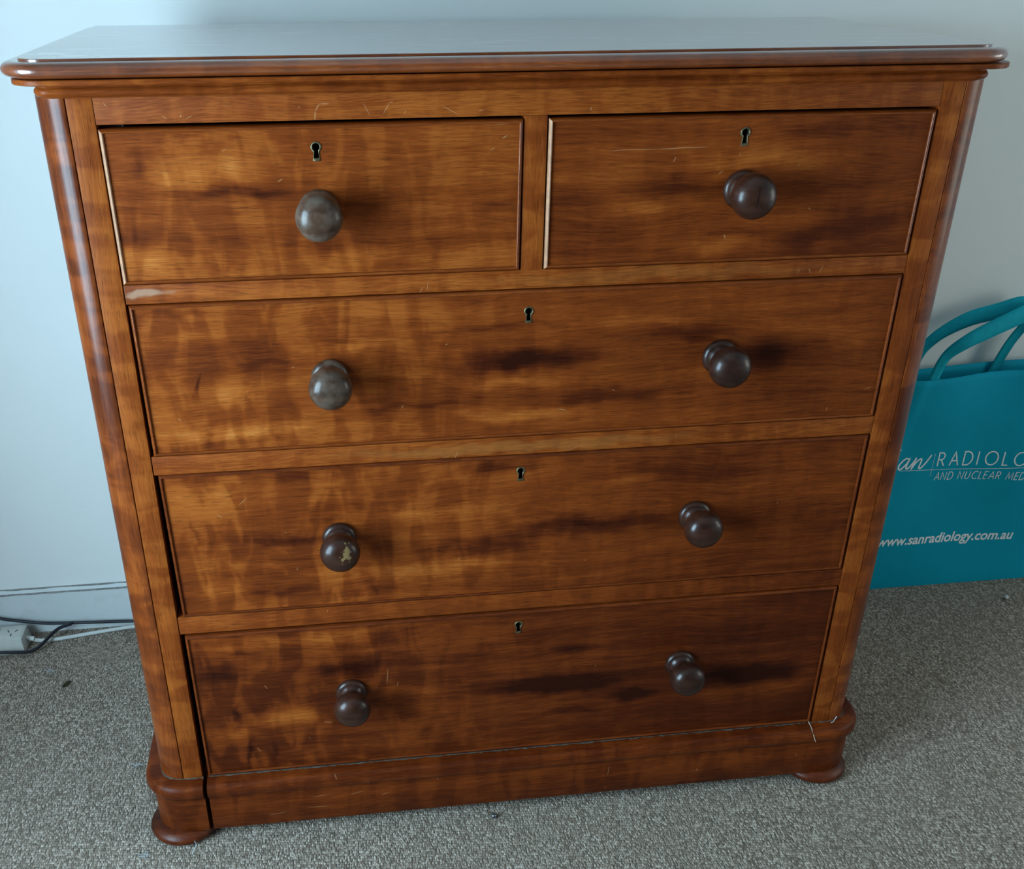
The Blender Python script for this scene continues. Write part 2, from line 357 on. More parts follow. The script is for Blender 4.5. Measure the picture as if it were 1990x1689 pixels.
# skirting board with a chamfered, dusty top ledge
prof = [(0.0, 0.0), (-.012, 0.0), (-.012, .0965), (-.0105, .0985), (0.0, .1035)]
V, F = loft([[(x, RY1+o, z) for (o, z) in prof] for x in (RX0, RX1)])
sk = struct(mesh('baseboard_back', V, F, M_SKIRT))
prof = [(0.0, .1034), (-.0022, .1024), (-.0022, .1040), (0.0, .1052)]
V, F = [], []
random.seed(4)
N = 160
loops = []
for i in range(N+1):
    x = RX0+(RX1-RX0)*i/N; k = random.uniform(.5, 1.25)
    loops.append([(x, RY1, .1030), (x, RY1-.0030*k, .1018), (x, RY1-.0026*k, .1030), (x, RY1, .1046)])
V, F = loft(loops); mesh('dust_line', V, F, M_DUST, sk)
loops = []
for i in range(N+1):
    x = RX0+(RX1-RX0)*i/N; k = random.uniform(.4, 1.3)
    loops.append([(x, RY1-.0108, .0982), (x, RY1-.0122, .0962-.0012*k), (x, RY1-.0128, .0964-.0012*k), (x, RY1-.0112, .0990)])
V, F = loft(loops); mesh('dust_line', V, F, M_DUST, sk)

# ------------------------------------------------------------------ chest of drawers
ZO = 0.02                                               # chest heights were measured 2 cm above the carpet
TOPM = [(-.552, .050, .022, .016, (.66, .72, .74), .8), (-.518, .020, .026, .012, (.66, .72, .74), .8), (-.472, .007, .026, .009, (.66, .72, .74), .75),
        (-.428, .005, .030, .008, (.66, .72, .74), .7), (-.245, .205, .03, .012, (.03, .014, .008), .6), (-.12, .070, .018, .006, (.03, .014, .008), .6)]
CH = tag(empty('chest_of_drawers', (0, 0, 0)), 'tall polished mahogany chest of drawers with round wooden knobs', 'chest of drawers')

M_D = [wood('drawer_mahogany', 1.0, blots=BLOT['D1'], scr=SCR['D1'], base=.52, mottle=.09, fade=(-.4, .1), end_dark=.05),
       wood('drawer_mahogany_streaked', 2.3, blots=BLOT['D2'], scr=SCR['D2'], base=.385, mottle=.03),
       wood('drawer_mahogany_figured', 3.6, blots=BLOT['D3'], scr=SCR['D3'], base=.51, mottle=.10, fade=(-.35, .15), end_dark=.13),
       wood('drawer_mahogany_mottled', 4.9, blots=BLOT['D4'], scr=SCR['D4'], base=.49, mottle=.11, fade=(-.35, .2), end_dark=.15),
       wood('drawer_mahogany_stained', 6.2, blots=BLOT['D5'], scr=SCR['D5'], base=.33, mottle=.10, fade=(-.4, .1), end_dark=.10)]
M_RAIL = wood('rail_mahogany', 7.7, base=.56, mottle=.05, streak=.2, fleck=.5, scr=SCR['rails'],
              pale=[(-.48, .912, .030, .0045, (.40, .24, .15), .6), (-.01, .6765, .24, .0085, (.34, .15, .040), .26), (.17, .9115, .22, .0085, (.30, .12, .028), .2)])
M_STILE = wood('stile_mahogany', 8.4, along='z', base=.57, mottle=.08, streak=.24, fleck=.3)
M_COLUMN = wood('column_mahogany', 9.8, along='z', base=.42, mottle=.10, streak=.28, rough=.32, coat=(.28, .22))
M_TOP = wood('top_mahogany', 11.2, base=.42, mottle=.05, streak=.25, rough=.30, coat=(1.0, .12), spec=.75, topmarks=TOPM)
M_MOULD = wood('moulding_mahogany', 12.9, base=.47, mottle=.06, streak=.25, rough=.33)
M_FOOT = wood('foot_mahogany', 18.1, base=.13, mottle=.06, streak=.2, rough=.38, spec=.25)
M_PLINTH = wood('plinth_mahogany', 14.1, base=.31, mottle=.05, streak=.22, rough=.38, scr=SCR['pl'])
M_SIDE = wood('side_mahogany', 15.5, along='z', base=.40)
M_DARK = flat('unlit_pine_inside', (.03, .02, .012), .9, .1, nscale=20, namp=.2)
M_BEAD = wood('bead_mahogany', 16.6, base=.46, mottle=.03, streak=.15, rough=.30, coat=(.4, .15))
M_BEADD = wood('bead_dark_mahogany', 17.6, base=.34, mottle=.03, streak=.15, rough=.34, coat=(.2, .2))
M_RAILD = wood('rail_red_mahogany', 19.3, base=.50, mottle=.05, streak=.2, fleck=.5, scr=SCR['rails'][-4:], end_dark=.13)
M_BEAD_LIT = flat('bead_lit_rubbed', (.40, .195, .105), .4, .3, nscale=90, namp=.2)  # left beads: window highlight put into the colour, plus some rubbing
def knob_mat(name, base, seed, gold=None, grey=0.0, crack=False):
    t = NT(name); P = t.obj(); Pw = t.map(P, loc=(seed, seed*2, seed))
    f = t.noise(t.map(Pw, scale=(22, 22, 160)), 1.0, 4.0)
    g = t.noise(Pw, 60.0, 3.0)
    col = t.ramp(t.math('ADD', t.math('MULTIPLY', f, .6), t.math('MULTIPLY', g, .4)),
                 [(.3, tuple(v*.45 for v in base)), (.52, base), (.72, tuple(v*1.7 for v in base))])
    if grey: col = t.mix(t.range(g, .38, .62, 0., grey), col, (.115, .088, .066))
    if gold:
        v = t.map(P, loc=gold, scale=(.0075, .03, .013), kind='TEXTURE')
        v = t.n('ShaderNodeVectorMath', {0: v}, operation='LENGTH').outputs['Value']
        v = t.math('ADD', v, t.math('MULTIPLY', t.math('SUBTRACT', t.noise(P, 190.0, 3.0), .5), 3.4))
        col = t.mix(t.range(v, .75, .95, .85, 0.), col, (.24, .155, .06))
    if crack:
        v = t.map(P, loc=(-.002, 0, .004), rot=(0, .06, 0), scale=(.0006, 10, .012), kind='TEXTURE')
        v = t.n('ShaderNodeVectorMath', {0: v, 1: t.n('ShaderNodeVectorMath', {0: (0, 0, 0)}).outputs[0]}, operation='ADD').outputs[0]
        w = t.math('MULTIPLY', t.math('SUBTRACT', t.noise(P, 300.0, 2.0), .5), 4.0)
        sp = t.n('ShaderNodeSeparateXYZ', {0: v})
        dd = t.math('MAXIMUM', t.math('ABSOLUTE', t.math('ADD', sp.outputs[0], w)), t.math('ABSOLUTE', sp.outputs[2]))
        col = t.mix(t.range(dd, .8, 1.2, .9, 0.), col, (.006, .003, .002))
    t.bump(g, .10, .001)
    return t.fin(col, t.range(g, .3, .7, .28, .40), .24, coat=(.20, .15))
KB = (.036, .0115, .0062)
M_KNOB = [knob_mat('knob_worn_dusty', (.070, .033, .019), 1., grey=.7),
          knob_mat('knob_cracked', KB, 2., crack=True),
          knob_mat('knob_scuffed', (.054, .023, .0125), 3., grey=.45),
          knob_mat('knob_dark', (.027, .0095, .0058), 4.),
          knob_mat('knob_chipped', KB, 5., gold=(.008, -.05, .006)),
          knob_mat('knob_red_brown', KB, 6.),
          knob_mat('knob_plum', KB, 7.),
          knob_mat('knob_deep', (.028, .0092, .0054), 8.)]
M_BRASS = flat('aged_brass', (.16, .135, .075), .45, .5, .85, nscale=300, namp=.5)

# --- case
A, B = .5400, .5100
CR = .039                                               # corner column radius
zt = 1.1190+ZO                                          # underside of cornice
zb = .1032+ZO-.012                                      # case goes down into the plinth
def part(name, *a, **k): return box(name, *a, parent=CH, **k)
for s in (-1, 1):
    xs = sorted((s*B, s*(A-.0008)))
    part('stile', xs[0], xs[1], 0.0, .024, zb, zt, M_STILE)
    # rounded corner column: quarter round with a fine quirk against the stile
    cx, cy = s*A, CR
    pts = [(cx-s*.0, .014), (cx, .0012), (cx+s*.0006, .0002)]
    for k in range(15):
        a = math.radians(2+88*k/14)
        pts.append((cx+s*CR*math.sin(a), cy-CR*math.cos(a)))
    pts += [(cx+s*CR, cy+.006), (cx+s*(CR-.02), cy+.006)]
    V, F = loft([[(x, y, z) for (x, y) in pts] for z in (zb, zt)])
    mesh('corner_column', V, F, M_COLUMN, CH, 35)
    xs = sorted((s*(A+CR-.0005), s*(A+CR-.020)))
    part('side_panel', xs[0], xs[1], CR+.006, .465, zb, zt, M_SIDE)
part('back_panel', -A-.018, A+.018, .453, .465, zb, zt, M_DARK)
part('bottom_board', -A-.018, A+.018, .026, .452, zb, zb+.012, M_DARK)
part('frieze_rail', -B+.0006, B-.0006, 0.0, .022, 1.0899+ZO, zt, M_RAIL)
ZR = [(.8794, .9036), (.6428, .6702), (.3813, .4106)]
for (a, b) in ZR:
    part('drawer_rail', -B+.0012, B-.0006, .0006, .030, a+ZO, b+ZO, M_RAILD if a < .5 else M_RAIL, b=.0010)
part('drawer_divider', -.0144, .0135, .0004, .030, .9036+ZO, 1.0897+ZO, M_STILE)
part('bottom_rail', -B+.002, B-.002, .018, .040, .085+ZO, .104+ZO, M_RAIL)
for (a, b) in ZR:
    part('dust_board', -B, B, .031, .44, a+ZO+.006, a+ZO+.014, M_DARK)

# --- top board and cornice
def rrect(x0, x1, y0, y1, r, o, n=12):
    """front corners rounded, back square; grown outward by o"""
    x0 -= o; x1 += o; y0 -= o; r = max(r+o, .001); L = [(x1, y1), (x0, y1)]
    for k in range(n+1):
        a = math.pi/2*k/n; L.append((x0+r-r*math.cos(a), y0+r-r*math.sin(a)))
    for k in range(n+1):
        a = math.pi/2*k/n; L.append((x1-r+r*math.sin(a), y0+r-r*math.cos(a)))
    return L
TZ = 1.1613+ZO
prof = [(-.004, TZ-.0195), (.008, TZ-.0195)]
for k in range(1, 15):
    a = -math.pi/2+math.pi*k/15
    prof.append((.008+.0125*math.cos(a), TZ-.0110+.0085*math.sin(a)))
prof += [(.008, TZ-.0024), (.0030, TZ-.0028), (.0008, TZ-.0030), (.0004, TZ-.0006), (-.0004, TZ)]
V, F = loft([[(x, y, z) for (x, y) in rrect(-.583, .563, -.0187, .489, .030, o)] for (o, z) in prof])
mesh('top_board', V, F, M_TOP, CH, 35)
prof = [(-.035, TZ-.0425), (-.0178, TZ-.0425), (-.0172, TZ-.0412), (-.0130, TZ-.0408), (-.0096, TZ-.0396), (-.0078, TZ-.0376), (-.0072, TZ-.0352),
        (-.0078, TZ-.0330), (-.0100, TZ-.0305), (-.0104, TZ-.0285), (-.0090, TZ-.0270), (.0062, TZ-.0266), (.0126, TZ-.0264),
        (.0138, TZ-.0256), (.0138, TZ-.0214), (.0130, TZ-.0204), (-.035, TZ-.0204)]
V, F = loft([[(x, y, z) for (x, y) in rrect(-.5800, .5745, -.0187, .480, .028, o)] for (o, z) in prof])
mesh('cornice', V, F, M_MOULD, CH, 30)

# --- plinth: two returned corner sections and the front board between them
def nose():
    L = [(-.022, .0035), (.0155, .0035), (.0160, .0045), (.0160, .0700), (.0150, .0725), (.0170, .0738)]
    for k in range(9):
        a = -math.pi/2+math.pi*k/8
        L.append((.0160+.0098*math.cos(a), .0885+.0142*math.sin(a)))
    return L+[(.004, .1032), (-.022, .1032)]
NP = [(o, z+ZO) for (o, z) in nose()]
for s, xe in ((-1, -.5085), (1, .5035)):
    path = [(xe, 0, 0, -1), (s*A, 0, 0, -1)]
    for k in range(1, 10):
        a = math.pi/2*k/9
        path.append((s*A+s*CR*math.sin(a), CR-CR*math.cos(a), s*math.sin(a), -math.cos(a)))
    path.append((s*(A+CR), .470, s, 0))
    V, F = sweep(path, NP); mesh('plinth_corner', V, F, M_PLINTH, CH, 35)
V, F = sweep([(-.5020, .0012, 0, -1), (.5028, .0006, 0, -1)], NP); mesh('plinth_front', V, F, M_PLINTH, CH, 35)
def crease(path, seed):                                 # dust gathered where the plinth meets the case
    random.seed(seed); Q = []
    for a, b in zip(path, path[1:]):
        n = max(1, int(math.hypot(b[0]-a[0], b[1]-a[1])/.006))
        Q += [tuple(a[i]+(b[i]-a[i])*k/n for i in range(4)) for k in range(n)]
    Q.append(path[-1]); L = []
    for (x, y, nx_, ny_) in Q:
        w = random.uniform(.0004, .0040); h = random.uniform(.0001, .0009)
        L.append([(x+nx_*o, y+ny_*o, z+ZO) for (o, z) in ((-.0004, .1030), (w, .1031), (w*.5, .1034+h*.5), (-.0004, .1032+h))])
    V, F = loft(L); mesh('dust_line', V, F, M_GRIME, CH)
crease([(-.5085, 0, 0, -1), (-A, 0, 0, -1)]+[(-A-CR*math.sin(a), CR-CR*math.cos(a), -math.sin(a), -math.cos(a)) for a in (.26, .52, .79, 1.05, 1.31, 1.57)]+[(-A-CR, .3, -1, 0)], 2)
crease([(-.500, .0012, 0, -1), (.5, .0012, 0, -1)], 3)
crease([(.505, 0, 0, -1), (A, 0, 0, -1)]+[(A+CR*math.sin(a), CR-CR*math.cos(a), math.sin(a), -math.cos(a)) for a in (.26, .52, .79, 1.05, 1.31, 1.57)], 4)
bun = [(0, 0), (.042, 0), (.0505, .0022), (.0560, .0075), (.0572, .0120), (.0550, .0175), (.0480, .0215), (.0440, .0235), (0, .0235)]
V, F = lathe_geo(bun, 40, 'z')
for (x, y) in ((-.552, .027), (.541, .027), (-.545, .425), (.545, .425)):
    mesh('bun_foot', V, F, M_FOOT, CH, 40, loc=(x, y, 0))

# --- drawers
def keyhole(cx, cz, k=1.0, n=12):
    """bowl over a flared slot, counter-clockwise seen from the front; k scales the outline"""
    r, w1, w2, h = .0043*k, .0022*k, .0030*k, .0125*(1+(k-1)*.55)
    a0 = math.asin(w1/r); L = []
    L += [(cx-w2, cz-h), (cx+w2, cz-h)]
    for i in range(n+1):
        a = -math.pi/2+a0+(2*math.pi-2*a0)*i/n
        L.append((cx+r*math.cos(a), cz+r*math.sin(a)))
    return L
def quad_inset(q, o):
    """q: bl, br, tr, tl (x, z) nearly rectangular"""
    sx = (1, -1, -1, 1); sz = (1, 1, -1, -1)
    return [(x+sx[i]*o, z+sz[i]*o) for i, (x, z) in enumerate(q)]
knobV, knobF = lathe_geo([(.0238, 0), (.0246, .0028), (.0240, .0060), (.0215, .0088), (.0190, .0098), (.0186, .0112), (.0160, .0134), (.0140, .0175),
    (.0142, .0205), (.0165, .0238), (.0205, .0270), (.0245, .0315), (.0272, .0370), (.0281, .0430), (.0274, .0490), (.0250, .0545),
    (.0205, .0592), (.0140, .0625), (.0070, .0640), (0, .0644)], 44)
km = bpy.data.meshes.new('knob'); km.from_pydata(knobV, [], knobF)
bm = bmesh.new(); bm.from_mesh(km); bmesh.ops.recalc_face_normals(bm, faces=bm.faces); bm.to_mesh(km); bm.free()
km.shade_smooth(); km.set_sharp_from_angle(angle=math.radians(50))
def add_knob(d, mat, x, z, y, tilt=(0, 0)):
    m = km.copy(); m.materials.append(mat)
    o = bpy.data.objects.new('knob', m); COL.objects.link(o); o.parent = d
    o.location = (x, y, z); o.rotation_euler = (tilt[0], random.uniform(-.4, .4) if mat not in (M_KNOB[1], M_KNOB[4]) else 0, tilt[1])
def drawer(label, q, y, mat, key, knobs, bead=True, lit_left=False):
    """q: corner outline bl, br, tr, tl; y: plane of the face"""
    q = [(x, z+ZO) for (x, z) in q]
    bw = .0048
    inn = quad_inset(q, bw) if bead else q
    hole = keyhole(key[0], key[1]+ZO, 1.0)
    bm = bmesh.new()
    ov = [bm.verts.new((x, y, z)) for (x, z) in inn]; hv = [bm.verts.new((x, y, z)) for (x, z) in hole]
    ed = [bm.edges.new((ov[i], ov[(i+1) % 4])) for i in range(4)]
    he = [bm.edges.new((hv[i], hv[(i+1) % len(hv)])) for i in range(len(hv))]
    bmesh.ops.triangle_fill(bm, edges=ed+he, use_beauty=True)
    for L, d, cap in ((ov, .020, True), (hv, .014, True)):
        bk = [bm.verts.new((v.co.x, y+d, v.co.z)) for v in L]
        for i in range(len(L)):
            f = bm.faces.new((L[i], L[(i+1) % len(L)], bk[(i+1) % len(L)], bk[i]))
            if L is hv: f.material_index = 1
        f = bm.faces.new(bk)
        f.material_index = 1
    D = bm_link('drawer', bm, [mat, M_DARK], CH)
    D['label'] = label
    if bead:                                            # fine bead run round the edge of the front
        pr = [(0, .018), (0, .0004), (.0006, -.0010), (.0018, -.0024), (.0030, -.0030), (.0040, -.0026), (.0046, -.0012), (bw, .0008), (bw, .018)]
        for e in range(4):                              # bottom, right, top, left: mitred strips
            V, F = loft([[(quad_inset(q, o)[k][0], y+dy, quad_inset(q, o)[k][1]) for k in (e, (e+1) % 4)] for (o, dy) in pr], closed=False, cap0=False, cap1=False)
            mesh('edge_bead', V, F, M_BEAD_LIT if (e == 3 and lit_left) else (M_BEADD if mat in M_D[3:] else M_BEAD), D, 50)
    ring = [(1.02, .010), (1.02, -.0006), (1.12, -.0011), (1.42, -.0009), (1.52, -.0002), (1.52, .003)]
    V, F = loft([[(x, y+dy, z) for (x, z) in keyhole(key[0], key[1]+ZO, k)] for (k, dy) in ring], cap0=False, cap1=False)
    mesh('escutcheon', V, F, M_BRASS, D, 60)['label'] = 'small aged brass keyhole surround'
    for (x, z, mi, tilt) in knobs: add_knob(D, M_KNOB[mi], x, z+ZO, y, tilt)
    return D
random.seed(11)
drawer('short top drawer on the left with one dusty knob', [(-.5080, .9042), (-.0165, .9042), (-.0160, 1.0860), (-.5085, 1.0850)], .0006, M_D[0],
       (-.2634, 1.0600), [(-.2650, .9875, 0, (0, 0))], lit_left=True)
drawer('short top drawer on the right with a cracked knob', [(.0155, .9042), (.5070, .9042), (.5075, 1.0862), (.0155, 1.0862)], .0006, M_D[1],
       (.2624, 1.0645), [(.2655, .9965, 1, (0, 0))], lit_left=True)
drawer('first long drawer below the two short ones', [(-.5050, .6708), (.5070, .6708), (.5072, .8778), (-.5068, .8778)], .0010, M_D[2],
       (-.0022, .8490), [(-.2652, .7722, 2, (0, 0)), (.2640, .7740, 3, (0, 0))])
drawer('middle long drawer with a chipped knob', [(-.5005, .4112), (.5066, .4112), (.5066, .6414), (-.5040, .6422)], .0012, M_D[3],
       (-.0068, .6165), [(-.2672, .5282, 4, (0, 0)), (.2560, .5260, 5, (0, 0))])
drawer('lowest and deepest long drawer with a grimy front', [(-.5005, .1050), (.5068, .1050), (.5068, .3788), (-.5030, .3766)], .0012, M_D[4],
       (-.0034, .3520), [(-.2650, .2497, 6, (0, 0)), (.2615, .2535, 7, (0, 0))])

# ------------------------------------------------------------------ teal shopping bag by the wall
t = NT('teal_nonwoven_fabric'); P = t.obj()
dots = t.n('ShaderNodeTexVoronoi', {'Vector': P, 'Scale': 420.0, 'Randomness': .2}).outputs['Distance']
nz = t.noise(P, 7.0, 3.0)
col = t.mix(t.range(nz, .3, .7, 0., 1.), (.0015, .300, .425), (.002, .340, .470))
t.bump(dots, .12, .0006)
M_TEAL = t.fin(col, .7, .12)
M_STRAP = flat('teal_woven_strap', (.004, .36, .45), .7, .15, nscale=60, namp=.08)
M_PRINT = flat('white_screen_print', (.84, .88, .88), .6, .3, nscale=90, namp=.06)
BX, BY = 1.080, .562                                     # bag centre and front foot
BH, HW = .503, .245
BAG = tag(empty('shopping_bag', (BX, .592, 0)), 'teal fabric shopping bag with white lettering standing against the wall', 'bag')
def front_y(x, z):
    """y of the front panel at world x, height z: leans back a little, soft folds"""
    u = (x-BX)/HW; w = z/BH
    y = BY+.010*w
    y += .0095*math.sin(3.0*u+4.2*w)*w*(1.1-w)*2.0
    y += -.006*math.exp(-((x-(.905+.085*(w-.55)))/.012)**2)*max(0, w-.35)            # crease by the left handle
    y += .0055*math.sin(6.2*u+1.0)*w*(.35+.65*w)
    y -= .006*math.exp(-((u-.55)/.22)**2)*w
    y -= .012*math.exp(-(w/.16)**2)*.6
    y += .010*max(0, abs(u)-.86)/.14
    y += .006*math.sin(math.pi*min(1, max(0, (u+.55)/1.2)))*max(0, w-.8)*5*.5
    return y
def top_z(x):
    u = (x-BX)/HW
    return BH*(1+.010*math.sin(3.1*u+.6)+.012*max(0, u)**2)
nx, nzn = 56, 34
loops = []
for j in range(nzn+1):
    w = j/nzn; L = []
    for i in range(nx+1):                                # front, left to right
        x = BX-HW+2*HW*i/nx
        z = top_z(x)*w; L.append((x, front_y(x, z), z))
    dep = .058-.016*w
    for i in range(1, 6):                                # right gusset folds inward
        k = i/6; x = BX+HW+.004-.022*math.sin(math.pi*k)*w
        L.append((x, front_y(BX+HW, top_z(BX+HW)*w)+dep*k*.8, top_z(BX+HW)*w))
    for i in range(nx+1):
        x = BX+HW-2*HW*i/nx; u = (x-BX)/HW
        L.append((x, BY+.010*w+dep+.008*(1-u*u)*w*.3, top_z(x)*(w*1.012)))
    for i in range(1, 6):
        k = 1-i/6; x = BX-HW-.004+.022*math.sin(math.pi*k)*w
        L.append((x, front_y(BX-HW, top_z(BX-HW)*w)+dep*k*.8, top_z(BX-HW)*w))
    loops.append([(a-BX, b-.592, max(c, .0012)) for (a, b, c) in L])
V, F = loft(loops, cap0=True, cap1=False)
body = mesh('bag_body', V, F, M_TEAL, BAG, 50)
md = body.modifiers.new('cloth_thickness', 'SOLIDIFY'); md.thickness = .0011; md.offset = 1
def strap(name, pts, wdirs, widths):
    P = [Vector(p) for p in pts]; Wd = [Vector(w) for w in wdirs]; Q = []
    sub = 8
    def cr(L, i, tt):
        a, b, c, d = L[max(i-1, 0)], L[i], L[i+1], L[min(i+2, len(L)-1)]
        return .5*((2*b)+(c-a)*tt+(2*a-5*b+4*c-d)*tt*tt+(-a+3*b-3*c+d)*tt**3)
    for i in range(len(P)-1):
        for s in range(sub): Q.append((cr(P, i, s/sub), cr(Wd, i, s/sub).normalized()*(widths[i]+(widths[i+1]-widths[i])*s/sub)))
    Q.append((P[-1], Wd[-1].normalized()*widths[-1]))
    V, F = [], []
    for p, w in Q:
        for k in (-.5, -.17, .17, .5): V.append(p+w*k-Vector((BX, .592, 0)))
    for i in range(len(Q)-1):
        for k in range(3): F.append((i*4+k, i*4+k+1, i*4+k+5, i*4+k+4))
    o = mesh(name, V, F, M_STRAP, BAG, 15)
    m = o.modifiers.new('cloth_thickness', 'SOLIDIFY'); m.thickness = .0012; m.offset = 0
X = (1, 0, 0)
fy = lambda x, z: front_y(x, z)+.0026
strap('handle', [(.958, fy(.958, .44), .44), (.961, fy(.961, .485), .485), (.965, fy(.965, .503), .515), (.976, .566, .552), (1.004, .556, .583), (1.048, .556, .606),
                 (1.095, .560, .625), (1.140, .566, .640), (1.176, .570, .630), (1.186, .572, .595), (1.176, .572, .540), (1.168, fy(1.168, .48), .48), (1.166, fy(1.166, .44), .44)],
      [X, X, (.95, -.1, -.3), (.75, -.2, -.65), (.4, -.35, -.85), (.25, -.15, -.95), (.2, -.15, -.95), (0, -.4, -.9), (-.6, -.3, -.5), (-.95, 0, -.2), (-1, 0, 0), (-1, 0, 0), (-1, 0, 0)],
      [.022, .022, .021, .022, .027, .034, .036, .034, .028, .024, .022, .022, .022])
by = lambda z: BY+.010*z/BH+.038
strap('handle', [(.930, by(.44), .44), (.931, by(.48), .48), (.934, .606, .520), (.945, .603, .556), (.975, .598, .590), (1.025, .594, .618), (1.080, .592, .632), (1.125, .592, .645),
                 (1.158, .594, .640), (1.156, .598, .606), (1.134, .604, .556), (1.116, by(.49)+.0, .49), (1.108, by(.44), .44)],
      [X, X, X, (.8, -.2, -.5), (.5, -.3, -.8), (.25, -.35, -.9), (.15, -.35, -.9), (.1, -.3, -.9), (-.5, -.3, -.6), (-.9, -.1, .3), (-.93, 0, .3), (-.95, 0, .2), (-1, 0, 0)],
      [.022, .022, .022, .021, .024, .030, .032, .030, .026, .024, .022, .022, .022])
# --- printed lettering: strokes laid on the front panel
def arc(cx, cy, rx, ry, a0, a1, n=14):
    return [(cx+rx*math.cos(math.radians(a0+(a1-a0)*i/n)), cy+ry*math.sin(math.radians(a0+(a1-a0)*i/n))) for i in range(n+1)]
GLY = {  # geometric capitals, unit cap height: (advance, strokes)
 'A': (.80, [[(0, 0), (.36, 1), (.72, 0)], [(.13, .35), (.59, .35)]]),
 'C': (.88, [arc(.46, .5, .44, .5, 48, 312)]),
 'D': (.80, [[(0, 0), (0, 1), (.24, 1)]+arc(.24, .5, .46, .5, 90, -90)+[(0, 0)]]),
 'E': (.56, [[(.46, 1), (0, 1), (0, 0), (.46, 0)], [(0, .52), (.43, .52)]]),
 'G': (.98, [arc(.48, .5, .46, .5, 45, 352)+[(.94, .46), (.52, .46)]]),
 'I': (.26, [[(0, 0), (0, 1)]]),
 'L': (.50, [[(0, 1), (0, 0), (.40, 0)]]),
 'M': (.98, [[(0, 0), (.12, 1), (.43, .12), (.74, 1), (.86, 0)]]),
 'N': (.86, [[(0, 0), (0, 1), (.66, 0), (.66, 1)]]),
 'O': (1.04, [arc(.48, .5, .48, .5, 0, 360, 28)]),
 'R': (.66, [[(0, 0), (0, 1), (.22, 1)]+arc(.22, .74, .27, .26, 90, -90)+[(0, .48)], [(.24, .48), (.54, 0)]]),
 'U': (.80, [[(0, 1), (0, .32)]+arc(.30, .32, .30, .32, 180, 360)+[(.60, 1)]]),
 'Y': (.66, [[(0, 1), (.30, .46), (.60, 1)], [(.30, .46), (.30, 0)]]),
}
def ribbons(strokes, w, sub=.010):
    """2-D polylines (x, z) -> ribbon verts/faces lying on the bag front"""
    V, F = [], []
    for L in strokes:
        Q = [L[0]]
        for a, b in zip(L, L[1:]):
            n = max(1, int(math.hypot(b[0]-a[0], b[1]-a[1])/sub))
            Q += [(a[0]+(b[0]-a[0])*i/n, a[1]+(b[1]-a[1])*i/n) for i in range(1, n+1)]
        closed = math.hypot(Q[0][0]-Q[-1][0], Q[0][1]-Q[-1][1]) < 1e-6
        k0 = len(V); n = len(Q)
        for i, p in enumerate(Q):
            a = Q[i-1] if i else (Q[-2] if closed else Q[0]); b = Q[i+1] if i < n-1 else (Q[1] if closed else Q[-1])
            d1 = Vector((p[0]-a[0], p[1]-a[1])); d2 = Vector((b[0]-p[0], b[1]-p[1]))
            if d1.length < 1e-9: d1 = d2
            if d2.length < 1e-9: d2 = d1
            d1.normalize(); d2.normalize(); tt = d1+d2
            if tt.length < .2: tt = d2
            tt.normalize(); nn = Vector((-tt.y, tt.x)); k = w/2/max(.45, abs(nn.dot(Vector((-d2.y, d2.x)))))
            for s in (-1, 1):
                x, z = p[0]+nn.x*k*s, p[1]+nn.y*k*s
                V.append((x-BX, front_y(x, z)-.0016-.592, z))
        for i in range(n-1): F.append((k0+2*i, k0+2*i+1, k0+2*i+3, k0+2*i+2))
    return V, F
def line_text(name, txt, x0, z0, cap, w, slant=.19, track=.06, drop=0.0, wide=1.0, space=.42):
    x = 0.0; S = []
    for ch in txt:
        if ch == ' ': x += space; continue
        adv, ss = GLY[ch]
        for L in ss:
            S.append([(x0+(x+px*wide+slant*pz)*cap, z0+pz*cap+drop*(x+px*wide)*cap) for (px, pz) in L])
        x += adv*wide+track
    V, F = ribbons(S, w)
    o = mesh(name, V, F, M_PRINT, BAG); o['label'] = 'white printed lettering'
    return o
line_text('printed_name', 'RADIOLOGY', 1.0165, .2965, .0320, .0028, slant=-.02, track=.30, drop=-.022, wide=.86)
line_text('printed_name', 'AND NUCLEAR MEDICINE', 1.0165, .2632, .0178, .0017, slant=.12, track=.16, drop=-.030, wide=.86, space=.52)
ian = [[(.9215, .2955), (.9180, .3010), (.9225, .3185)], [(.9230, .3400), (.9250, .3420)],
       [(.9480, .3185), (.9400, .3195), (.9290, .3080), (.9270, .2975), (.9330, .2955), (.9440, .3080), (.9490, .3190), (.9440, .3010), (.9470, .2955), (.9530, .3010)],
       [(.9530, .3010), (.9605, .3130), (.9632, .3190), (.9600, .3070), (.9570, .2952), (.9640, .3080), (.9720, .3165), (.9765, .3160), (.9755, .3070), (.9735, .2975), (.9775, .2950), (.9870, .3060), (.9975, .3250)]]
def smooth2(L, sub=6):
    Q = []
    for i in range(len(L)-1):
        a, b, c, d = [Vector(v) for v in (L[max(i-1, 0)], L[i], L[i+1], L[min(i+2, len(L)-1)])]
        for s in range(sub):
            tt = s/sub; Q.append(tuple(.5*((2*b)+(c-a)*tt+(2*a-5*b+4*c-d)*tt*tt+(-a+3*b-3*c+d)*tt**3)))
    return Q+[L[-1]]
V, F = ribbons([smooth2(L) if len(L) > 2 else L for L in ian], .0034, .004)
mesh('printed_name', V, F, M_PRINT, BAG)['label'] = 'white brush script lettering'
V, F = ribbons([smooth2([(.9312, .2917), (1.02, .2885), (1.11, .2845), (1.17, .2855), (1.26, .2900)])], .0009)
mesh('printed_rule', V, F, M_PRINT, BAG)
V, F = ribbons([[(1.0055, .3274), (1.0058, .2740)]], .0006)
mesh('printed_rule', V, F, M_PRINT, BAG)
